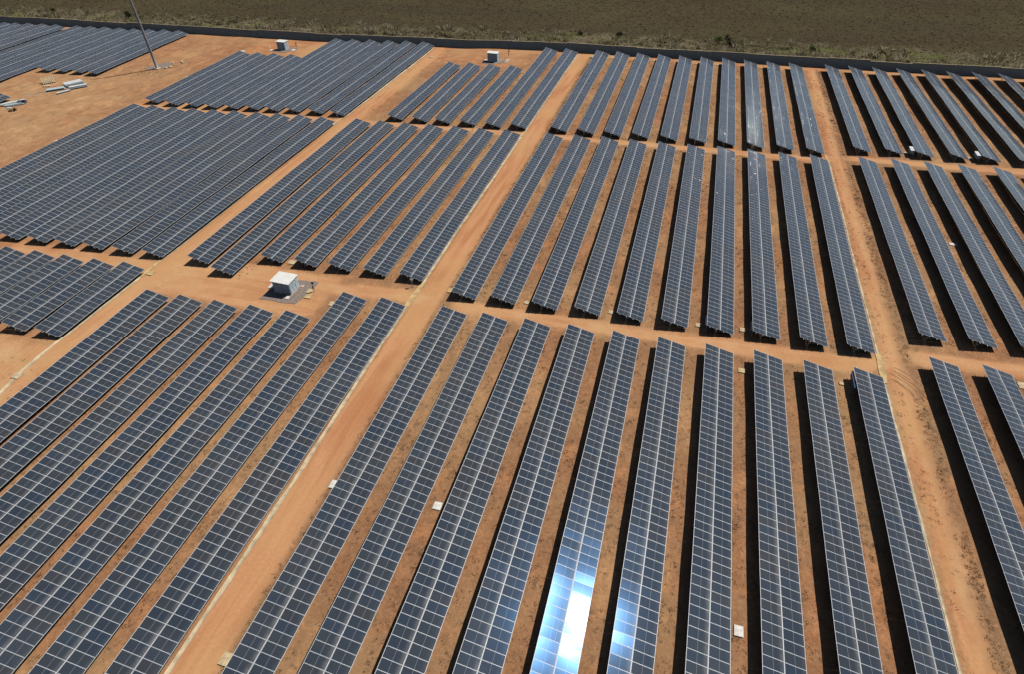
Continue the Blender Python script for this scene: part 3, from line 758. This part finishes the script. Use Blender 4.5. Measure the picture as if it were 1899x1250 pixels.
slab(-7.1, 82.4, 0.85, 0.85, 'pale lid at the near corner of the fifth table of the ' + mt_, M_CONC)
slab(7.4, 82.5, 0.9, 0.9, 'pale lid at the near corner of the seventh table of the ' + mt_, M_CONC)
slab(14.5, 83.1, 0.95, 0.95, 'pale lid at the near corner of the eighth table of the ' + mt_, M_CONC)
slab(53.7, 119.8, 1.25, 0.9, 'white lid alone between tables across the weedy road, middle rows')
slab(53.2, 162.7, 1.1, 1.0, 'pale lid beside the first white cabinet across the weedy road', M_CONC)
slab(67.4, 163.0, 1.2, 1.0, 'pale lid beside the second white cabinet across the weedy road', M_CONC)
slab(-69.3, 82.8, 1.4, 1.2, 'tan lid at a table corner right behind the large hut', M_CONC_T)
slab(-55.2, 72.7, 0.9, 1.2, 'tan lid at a table corner on the road side of the large hut', M_CONC_T)
slab(53.6, 79.8, 1.2, 1.4, 'pale lid across the weedy road beside the front rows', M_CONC)
slab(-68.6, 75.0, 1.1, 1.6, 'white lid behind the large hut, touching its shadow')
slab(-63.9, 72.4, 0.7, 0.8, 'small white lid at the front corner of the large hut')
slab(-63.1, 76.2, 0.6, 0.7, 'small pinkish lid in the gravel at the door side of the large hut', simple('pink_concrete', (0.62, 0.42, 0.36), 0.9))
slab(-61.0, 75.1, 1.0, 1.2, 'tan lid beside the extinguisher post of the large hut', M_CONC_T)
slab(-60.4, 73.7, 1.25, 1.35, 'yellowish lid nearest the track beside the large hut', M_CULV, 0.1)
slab(-165.4, 206.2, 1.6, 1.2, 'white lid at the far corner of the dense back block by the yard')
slab(-165.6, 175.3, 1.6, 1.3, 'white lid midway along the dense back block beside the yard')
slab(-165.3, 120.6, 1.6, 1.2, 'white lid beside the large dense block at the bare yard')
slab(-155.4, 209.6, 1.4, 1.2, 'white lid before the hut behind the dense block, yard side')
slab(-146.7, 211.0, 1.4, 1.6, 'white lid on the door side of the hut behind the dense block')
slab(-158.1, 212.7, 1.0, 1.0, 'faint pale lid lying apart behind the dense block hut', M_CONC)
slab(-71.6, 214.2, 1.0, 1.2, 'white lid behind the distant hut near the central road')
slab(-64.0, 215.4, 1.2, 1.0, 'pale lid farthest from the distant hut near the central road')
slab(-63.9, 213.3, 1.3, 1.1, 'tan lid in line with the distant hut near the central road', M_CONC)
slab(-66.3, 215.4, 0.6, 0.6, 'tiny white lid at the door of the distant hut near central road')
slab(-67.1, 211.6, 0.6, 0.6, 'tiny white lid at the front corner of the distant hut near central road')
slab(-92.0, 213.6, 1.4, 1.2, 'pale lid in the gutter road near the wall', M_CONC)
for q, (x, y) in enumerate([(-35.8, 225.2), (-28.6, 225.5), (-21.3, 225.2), (-14.1, 225.0), (0.2, 224.6), (7.1, 224.6), (21.2, 224.3)]):
    slab(x, y, 1.0, 1.0, f'small pale lid at the wall end of the {ORD[[0, 1, 2, 3, 5, 6, 8][q]]} table, {bt}', M_CONC)

# ------------------------------------------------------------------ gutters and culvert slabs along the roads
def gutter(path, w, label, mat, name='drainage_gutter', h=0.05):
    m = MB()
    P = []
    for (a, b) in zip(path[:-1], path[1:]):
        L = math.dist(a, b); k = max(1, int(L / 1.6))
        for q in range(k): P.append((a[0] + (b[0] - a[0]) * q / k, a[1] + (b[1] - a[1]) * q / k))
    P.append(path[-1])
    prof = [(-w / 2, -0.2), (-w / 2, h), (-w / 4, h - 0.045), (w / 4, h - 0.045), (w / 2, h), (w / 2, -0.2)]
    rings = []
    for j, (x, y) in enumerate(P):
        ww = 1 + 0.22 * math.sin(y * 0.9) * math.sin(y * 0.23 + x) + random.uniform(-0.12, 0.12)
        dx = random.uniform(-0.03, 0.03)
        b = len(m.v); rings.append(b)
        g = gz1(x, y)
        for (px, pz) in prof: m.v.append((x + dx + px * ww, y, g + pz))
    for a, b in zip(rings[:-1], rings[1:]):
        for k in range(len(prof) - 1):
            m.f.append((a + k, b + k, b + k + 1, a + k + 1)); m.m.append(0)
    m.poly([m.v[rings[0] + k] for k in range(6)]); m.poly([m.v[rings[-1] + k] for k in range(6)])
    return tag(m.build(name, mat), label, 'gutter' if 'gutter' in name else 'culvert', 'concrete gutters and culverts beside the roads')
gA = -41.85
gutter([(-41.35, 5), (-41.25, 30), (-41.65, 54), (-41.9, 68), (-42.05, 75.2)], 0.55, 'pale gutter beside the central road, from the front up to the first track', M_GUT)
gutter([(-41.8, 82.9), (-42.0, 106), (-41.7, 130), (-41.75, 151.9)], 0.5, 'pale gutter beside the central road, between the two tracks', M_GUT)
gutter([(-41.7, 156.0), (-41.6, 190), (-41.2, 227)], 0.5, 'pale gutter beside the central road, from the second track to the wall', M_GUT)
gutter([(-42.0, 75.25), (-41.8, 82.8)], 0.95, 'wide yellow sand culvert crossing the front track at the central road', M_CULV, 'culvert_slab', 0.10)
gutter([(-41.75, 151.95), (-41.7, 155.9)], 0.95, 'small yellow culvert crossing the second track at the central road', M_CULV, 'culvert_slab', 0.10)
gutter([(-91.5, 30), (-94.4, 44.6), (-94.95, 52.7), (-95.0, 71.4)], 0.6, 'pale gutter past the short tables into the bare corner', M_GUT)
gutter([(-95.15, 77.6), (-95.6, 109), (-95.9, 149.4)], 0.6, 'pale gutter along the large dense block', M_GUT)
gutter([(-95.4, 155.2), (-95.1, 185), (-95.3, 225)], 0.6, 'pale gutter along the dense back block to the wall', M_GUT)
gutter([(-95.0, 71.5), (-95.1, 77.5)], 0.62, 'sandy culvert across the front track beside the dense block', M_CULV, 'culvert_slab', 0.09)
gutter([(-95.8, 149.5), (-95.45, 155.1)], 0.62, 'sandy culvert across the second track beside the dense block', M_CULV, 'culvert_slab', 0.09)
gutter([(34.8, 5), (34.75, 40), (34.6, 75.4)], 0.32, 'narrow gutter edging the weedy road, front block side', M_GUT)
gutter([(34.75, 82.4), (34.8, 118), (34.9, 153.2)], 0.32, 'narrow gutter edging the weedy road along the middle block', M_GUT)
gutter([(34.6, 75.5), (34.75, 82.3)], 0.85, 'yellow culvert slab crossing the front track at the weedy road', M_CULV, 'culvert_slab', 0.10)
gutter([(34.75, 153.3), (34.4, 157.6)], 0.6, 'yellow culvert slab crossing the second track at the weedy road', M_CULV, 'culvert_slab', 0.10)

# curved wheel ruts where lorries turn
for q in range(6):
    m = MB(); r0 = 6.3 + q * 0.62 + random.uniform(-0.22, 0.22); a0 = R(60 + random.uniform(-9, 4)); a1 = R(24 + random.uniform(-12, 10)); cx0, cy0 = 32.0, 71.3
    Pp = [(cx0 + r0 * (1 + 0.012 * math.sin(s * 0.7 + q)) * math.cos(a0 + (a1 - a0) * s / 14), cy0 + r0 * math.sin(a0 + (a1 - a0) * s / 14)) for s in range(15)]
    w = random.uniform(0.05, 0.12)
    L_, R_, T_ = [], [], []
    for j, (x, y) in enumerate(Pp):
        dx, dy = x - cx0, y - cy0; l = math.hypot(dx, dy); ww = w * math.sin(PI * (j + .5) / 15)
        g = gz1(x, y)
        L_.append((x - dx / l * ww, y - dy / l * ww, g + 0.006)); R_.append((x + dx / l * ww, y + dy / l * ww, g + 0.006)); T_.append((x, y, g + 0.05))
    for j in range(14):
        m.poly([L_[j], L_[j + 1], T_[j + 1], T_[j]]); m.poly([T_[j], T_[j + 1], R_[j + 1], R_[j]])
    tag(m.build('wheel_rut', M_RUT), 'curved dark wheel ruts where the weedy road meets the track', 'rut', 'curved wheel ruts at the crossing', kind='structure')

# ------------------------------------------------------------------ electrical cabinets on the high edges
def cabinet(x, y, body, roof, label, ln=2.0, out=0.5):
    """hangs on the two end trestles under the high edge; out = how far the shade reaches past it"""
    g = gz1(x, y)
    root = empty('inverter_cabinet', (x, y, g))
    tag(root, label, 'cabinet', 'electrical cabinets at table ends')
    q = ln / 2
    for yy in (-q + 0.15, q - 0.15):
        MB().box(0.02, 0.10, yy - 0.04, yy + 0.04, -0.3, 1.55).build('leg', M_STEEL, root)
    f = -out + min(0.16, out * 0.4)
    MB().box(f, 0.015, -q, q, 0.70, 1.50).build('cabinet_body', body, root, 0.012)
    b = MB(); b.hexa([(-out, -q - 0.12, 1.545), (0.06, -q - 0.12, 1.60), (0.06, q + 0.12, 1.60), (-out, q + 0.12, 1.545)], [(-out, -q - 0.12, 1.575), (0.06, -q - 0.12, 1.63), (0.06, q + 0.12, 1.63), (-out, q + 0.12, 1.575)])
    b.build('sun_shade', roof, root)
    for a, c, hy in ((-q + 0.06, -0.03, -0.16), (0.03, q - 0.06, 0.10)):
        d = MB().box(f - 0.024, f - 0.002, a, c, 0.76, 1.44).build('cabinet_door', body, root)
        MB().box(f - 0.05, f - 0.024, hy, hy + 0.06, 1.0, 1.2).build('handle', M_DARK, d)
cabinet(54.2, 161.9, M_WHITE, M_WHITE, 'white cabinet with sun shade on the third back table across the weedy road', 2.4, 0.75)
cabinet(68.55, 162.5, M_WHITE, M_WHITE, 'white cabinet with sun shade on the fifth back table across the weedy road', 2.4, 0.75)
cabinet(8.58, 82.3, M_BLUE, M_BLUE, 'blue cabinet at the near end of the seventh middle table', 2.2, 0.20)
cabinet(15.68, 82.6, M_BLUE, M_BLUE, 'blue cabinet at the near end of the eighth middle table', 2.2, 0.20)
cabinet(29.72, 73.4, M_BLUE, M_BLUE, 'blue cabinet at the track end of the tenth front table', 3.4, 0.24)

# ------------------------------------------------------------------ posts and poles
def tall_pole():
    x, y = -183.0, 181.0
    root = empty('steel_pole', (x, y, gz1(x, y)))
    tag(root, 'tall grey steel pole standing alone in the bare yard', 'pole')
    lean = 0.018
    P = [(-0.5 * lean * 2 * z / 2, 0, z) for z in (-0.5, 5, 10, 15, 20, 25, 29.5)]
    MB().tube(P, [0.46, 0.43, 0.40, 0.37, 0.34, 0.31, 0.28], 20).build('shaft', M_POLE, root, smooth=True)
    MB().box(-1.1, 1.1, -1.1, 1.1, -0.3, 0.28).build('footing', M_CONC, root, 0.03)
    for z in (7.3, 14.6, 21.9):
        r = 0.46 - 0.18 * z / 29.5 + 0.03
        MB().tube([(-lean * z, 0, z - 0.12), (-lean * z, 0, z + 0.12)], r + 0.02, 20).build('flange', M_STEEL, root)
    MB().tube([(-lean * 29.4, 0, 29.4), (-lean * 29.4, 0, 32.0)], 0.03, 8).build('lightning_rod', M_STEEL, root)
    m = MB()
    for q in range(70): m.bar((0.44 - q * 0.0110, -0.16, 1.5 + q * 0.4), (0.44 - q * 0.0110, 0.16, 1.5 + q * 0.4), 0.03, 0.03)
    m.build('climbing_rungs', M_STEEL, root)
tall_pole()

def fire_post(x, y, label):
    root = empty('extinguisher_post', (x, y, gz1(x, y)))
    tag(root, label, 'post', 'fire extinguisher posts beside the huts')
    MB().tube([(0, 0, -0.3), (0, 0, 2.25)], 0.055, 10).build('post', M_WHITE, root)
    MB().box(-0.26, 0.26, -0.03, 0.03, 1.75, 2.2, M=None).build('sign_plate', M_DARK, root)
    e = MB().tube([(-0.16, -0.02, 0.72), (-0.16, -0.02, 1.30)], 0.10, 12).build('extinguisher', M_RED, root)
    MB().tube([(-0.16, -0.02, 1.30), (-0.16, -0.02, 1.42)], 0.03, 8).build('valve', M_DARK, e)
fire_post(-60.0, 75.2, 'white post with red extinguisher beside the large hut')
fire_post(-146.3, 213.0, 'dark thin extinguisher post by the hut behind the dense block')
fire_post(-64.5, 219.0, 'thin extinguisher post by the distant hut near the central road')

def small_post(x, y, h, label, head):
    root = empty('instrument_post', (x, y, gz1(x, y)))
    tag(root, label, 'post', 'small instrument posts at table ends')
    MB().tube([(0, 0, -0.3), (0, 0, h)], 0.06, 10).build('post', M_STEEL, root)
    MB().box(-0.22, 0.22, -0.10, 0.10, h - 0.35, h + 0.12).build(head, M_STEEL, root, 0.01)
small_post(-43.3, 81.1, 1.7, 'grey instrument post under the table corner at the yellow culvert', 'control_box')
small_post(-55.6, 152.4, 2.0, 'thin instrument post on the second track behind the large hut', 'control_box')
small_post(-97.1, 153.0, 2.0, 'pale instrument post at the dense back block corner', 'control_box')
root = empty('camera_mast', (-66.0, 229.4, gz1(-66, 229.4))); tag(root, 'thin white camera mast standing against the grey wall', 'mast')
MB().tube([(0, 0, -0.3), (0, 0, 3.4)], 0.07, 10).build('mast', M_WHITE, root)
MB().box(0.0, 0.55, -0.16, 0.16, 2.35, 2.75).build('camera_box', M_WHITE, root, 0.02)

# ------------------------------------------------------------------ leftover building material in the yard
def pallet(x, y, rz, tilt, label):
    root = empty('wooden_pallet', (x, y, gz1(x, y) + 0.02), rz); tag(root, label, 'pallet')
    M = Matrix.Translation((0, 0, 0.1)) @ Matrix.Rotation(tilt, 4, 'X')
    for k in range(7):
        MB().box(-1.9 + k * 0.56, -1.9 + k * 0.56 + 0.36, 0, 3.0, 0.14, 0.19, M=M).build('slat', M_WOOD, root)
    for k in range(3):
        MB().box(-1.9, 1.82, 0.1 + k * 1.32, 0.26 + k * 1.32, 0.0, 0.138, M=M).build('bearer', M_WOOD, root)
    MB().bar((-1.5, 2.3, -0.1), (-1.5, 2.55, 3.0 * math.sin(tilt) * 0.8), 0.1, 0.1).build('prop', M_WOOD, root)
    MB().bar((1.4, 2.3, -0.1), (1.4, 2.55, 3.0 * math.sin(tilt) * 0.8), 0.1, 0.1).build('prop', M_WOOD, root)
pallet(-208.6, 159.6, 0.95, R(26), 'pale wooden pallet propped up at a slant in the bare yard')
slab(-207.4, 157.4, 2.6, 1.6, 'low pale slab lying in front of the propped pallet', M_CONC_T, 0.4, 0.2, 'concrete_slab', 'slab')
def boards(x, y, rz, n, lx, ly, label, mat=None, th=0.16):
    root = empty('board_pile', (x, y, gz1(x, y)), rz); tag(root, label, 'board pile', 'piles of white boards in the yard')
    MB().box(-lx * 0.4, -lx * 0.4 + 0.2, -ly / 2 + .1, ly / 2 - .1, -0.05, 0.10).build('batten', M_DARK, root)
    MB().box(lx * 0.35, lx * 0.35 + 0.2, -ly / 2 + .1, ly / 2 - .1, -0.05, 0.10).build('batten', M_DARK, root)
    for k in range(n):
        z = 0.102 + k * (th + 0.012); dx, dy = random.uniform(-0.45, 0.45), random.uniform(-0.22, 0.22)
        MB().box(-lx / 2 + dx, lx / 2 + dx, -ly / 2 + dy, ly / 2 + dy, z, z + th).build('board', mat or M_WHITE, root, 0.01)
M_PALEB = simple('pale_blue_board', (0.48, 0.58, 0.62), 0.5, 0, 0.15)
boards(-199.6, 160.6, 1.02, 5, 5.4, 3.2, 'tallest pile of white boards in the bare yard')
boards(-195.6, 158.2, 0.86, 4, 5.2, 1.6, 'narrow pile of white boards next to the tallest pile')
boards(-201.4, 154.9, 0.78, 3, 5.0, 2.2, 'low pile of pale blue boards in the bare yard', M_PALEB)
boards(-196.3, 153.2, 1.15, 2, 4.2, 0.9, 'small low pile of whitish boards nearest the dense block')
boards(-203.6, 141.4, 1.0, 3, 6.5, 1.3, 'long pile of white boards beside the dark table corner')
boards(-201.9, 140.2, 0.84, 2, 4.6, 1.0, 'shorter greyish pile of boards beside the long white pile', M_PALEB)
slab(-201.3, 137.4, 1.4, 0.8, 'single bright white block lying below the long pile of boards', M_WHITE, 0.3, 0.25, 'white_block', 'block')
root = empty('plastic_crate', (-201.4, 142.3, gz1(-201.4, 142.3)), 0.5); tag(root, 'dark grey crate at the end of the long white board pile', 'crate')
b = MB(); b.box(-1.1, 1.1, -0.7, 0.7, 0.0, 0.12)
for a in ((-1.1, 1.1, -0.7, -0.6), (-1.1, 1.1, 0.6, 0.7), (-1.1, -1.0, -0.598, 0.598), (1.0, 1.1, -0.598, 0.598)): b.box(*a, 0.122, 0.75)
b.build('crate_body', M_DARK, root, 0.02)
MB().box(-1.12, 0.2, -0.72, 0.72, 0.753, 0.80).build('lid', simple('slate_plastic', (0.14, 0.16, 0.18), 0.6), root, 0.01)
m = MB()
for q in range(4): m.bar((-6, q * 0.11 - 0.2, 0.05), (6, q * 0.12 - 0.24, 0.05 + 0.02 * q), 0.07, 0.06)
o = m.build('steel_rods', M_STEEL); o.location = (-203.2, 152.6, gz1(-203.2, 152.6)); o.rotation_euler = (0, 0, 0.85)
tag(o, 'thin bundle of grey steel rods beside the pale blue boards', 'rods')
def rock(x, y, r, label):
    import bmesh
    bm = bmesh.new(); bmesh.ops.create_icosphere(bm, subdivisions=2, radius=r)
    for v in bm.verts:
        v.co *= 1 + 0.22 * math.sin(v.co.x * 5 / r + x) * math.sin(v.co.y * 4 / r + y) + random.uniform(-.08, .08); v.co.z *= 0.6
    me = bpy.data.meshes.new('rock'); bm.to_mesh(me); bm.free(); me.materials.append(M_CONC)
    o = link_mesh('rock', me); o.location = (x, y, gz1(x, y) + r * 0.25); tag(o, label, 'rock', 'loose pale rocks by the tall pole')
for x, y, r in ((-181.6, 187.4, 0.5), (-179.4, 189.5, 0.6), (-178.2, 188.6, 0.4), (-179.5, 183.5, 0.6), (-180.4, 182.2, 0.55), (-177.0, 190.4, 0.45), (-177.6, 184.6, 0.3)):
    rock(x, y, r, 'loose pale rock on the soil near the tall pole')

# ------------------------------------------------------------------ bushes beyond the wall
def bush(x, y, r, h, mat, label, nl=420):
    g = gz1(x, y)
    root = empty('bush', (x, y, g)); tag(root, label, 'bush', 'bushes and weed bushes')
    t = MB(); V = []; F = []
    for q in range(5):
        a = q * 1.26 + random.uniform(-.3, .3); e = (math.cos(a) * r * 0.5, math.sin(a) * r * 0.5, h * random.uniform(.45, .75))
        t.tube([(0, 0, -0.2), (e[0] * .35, e[1] * .35, e[2] * .5), e], [0.08, 0.05, 0.02], 6)
    t.build('trunk', M_BARK, root)
    cl = [(random.uniform(-.6, .6) * r, random.uniform(-.6, .6) * r, random.uniform(.35, .85) * h, random.uniform(.28, .5) * r) for _ in range(9)]
    for q in range(nl):
        c = random.choice(cl); d = Vector((random.gauss(0, 1), random.gauss(0, 1), random.gauss(0, .9))).normalized() * c[3] * random.uniform(.6, 1.1)
        p = Vector(c[:3]) + d; p.z = max(p.z, 0.08)
        s = random.uniform(.10, .22); ax = Vector((random.gauss(0, 1), random.gauss(0, 1), random.gauss(0, 1))).normalized(); b2 = ax.orthogonal().normalized()
        b = len(V); V += [tuple(p - ax * s), tuple(p + b2 * s * .5), tuple(p + ax * s), tuple(p - b2 * s * .5)]; F.append((b, b + 1, b + 2, b + 3))
    me = bpy.data.meshes.new('crown'); me.from_pydata(V, [], F); me.materials.append(mat)
    a = me.attributes.new('rnd', 'FLOAT', 'FACE'); a.data.foreach_set('value', rng.random(len(F)).astype(np.float32)); me.update()
    link_mesh('crown', me, root)
bush(-202.6, 133.4, 1.1, 0.9, M_LEAFG, 'small green weed bush in the bare yard below the board piles', 200)
bush(-198.0, 136.0, 1.2, 0.5, M_LEAFD, 'low olive weed bush right below the single white block', 200)
bush(6.5, 249.5, 1.9, 2.6, M_LEAFG, 'bright green round bush in the scrub outside the wall')
bush(9.8, 251.5, 1.5, 3.2, M_LEAFD, 'taller dark bush just behind the bright green bush')
bush(10.8, 248.0, 1.3, 1.8, M_LEAFD, 'low dark bush just in front of the taller dark bush')
bush(-30.1, 251.5, 1.4, 2.6, M_LEAFD, 'dark bush alone in the scrub behind the central road')
bush(38.7, 248.0, 1.4, 1.6, M_LEAFG, 'small green bush in the scrub behind the weedy road')
bush(-44.9, 251.5, 1.2, 1.3, M_LEAFD, 'small dark bush in the scrub beyond the camera mast')
bush(-251.5, 243.5, 1.5, 2.4, M_LEAFD, 'dark bush in the scrub behind the tall pole')
bush(-248.0, 240.5, 1.4, 1.9, M_LEAFD, 'lower dark bush in front of the one behind the tall pole')
bush(-292.0, 242.0, 1.5, 2.0, M_LEAFD, 'dark bush at the far end of the scrub strip')

# ------------------------------------------------------------------ light, sky, camera
AZ, EL = 44.9, 54.5                                  # clockwise from the row direction (+Y), above the horizon
w = bpy.data.worlds.new('World'); sc.world = w; w.use_nodes = True
nt = w.node_tree; bg = nt.nodes['Background']
sky = nt.nodes.new('ShaderNodeTexSky'); sky.sky_type = 'NISHITA'; sky.sun_disc = False
sky.sun_elevation = R(EL); sky.sun_rotation = R(AZ); sky.altitude = 400; sky.dust_density = 0.6
nt.links.new(sky.outputs[0], bg.inputs[0]); bg.inputs[1].default_value = 0.05
sd = bpy.data.lights.new('sun', 'SUN'); sd.energy = 5.0; sd.angle = R(0.53); sd.color = (1.0, 0.955, 0.88)
so = bpy.data.objects.new('sun', sd); col.objects.link(so)
d = Vector((math.sin(R(AZ)) * math.cos(R(EL)), math.cos(R(AZ)) * math.cos(R(EL)), math.sin(R(EL))))
so.rotation_euler = d.to_track_quat('Z', 'Y').to_euler(); so.location = (60, 60, 120)

cd = bpy.data.cameras.new('camera'); cam = bpy.data.objects.new('camera', cd); col.objects.link(cam)
cd.sensor_fit = 'HORIZONTAL'; cd.sensor_width = 36.0; cd.lens = 36.0 * FPX; cd.clip_end = 6000; cd.clip_start = 0.5
cam.matrix_world = Matrix(((CR[0][0], CR[1][0], -CR[2][0], 0), (CR[0][1], CR[1][1], -CR[2][1], 0), (CR[0][2], CR[1][2], -CR[2][2], CAM[2]), (0, 0, 0, 1)))
sc.camera = cam
sc.view_settings.view_transform = 'Standard'; sc.view_settings.look = 'None'; sc.view_settings.exposure = -0.28; sc.view_settings.gamma = 1.0
sc.cycles.max_bounces = 6; sc.cycles.diffuse_bounces = 0; sc.cycles.glossy_bounces = 3; sc.cycles.sample_clamp_indirect = 4.0
print('modules as parts', n_mod, 'objects', len(bpy.data.objects))
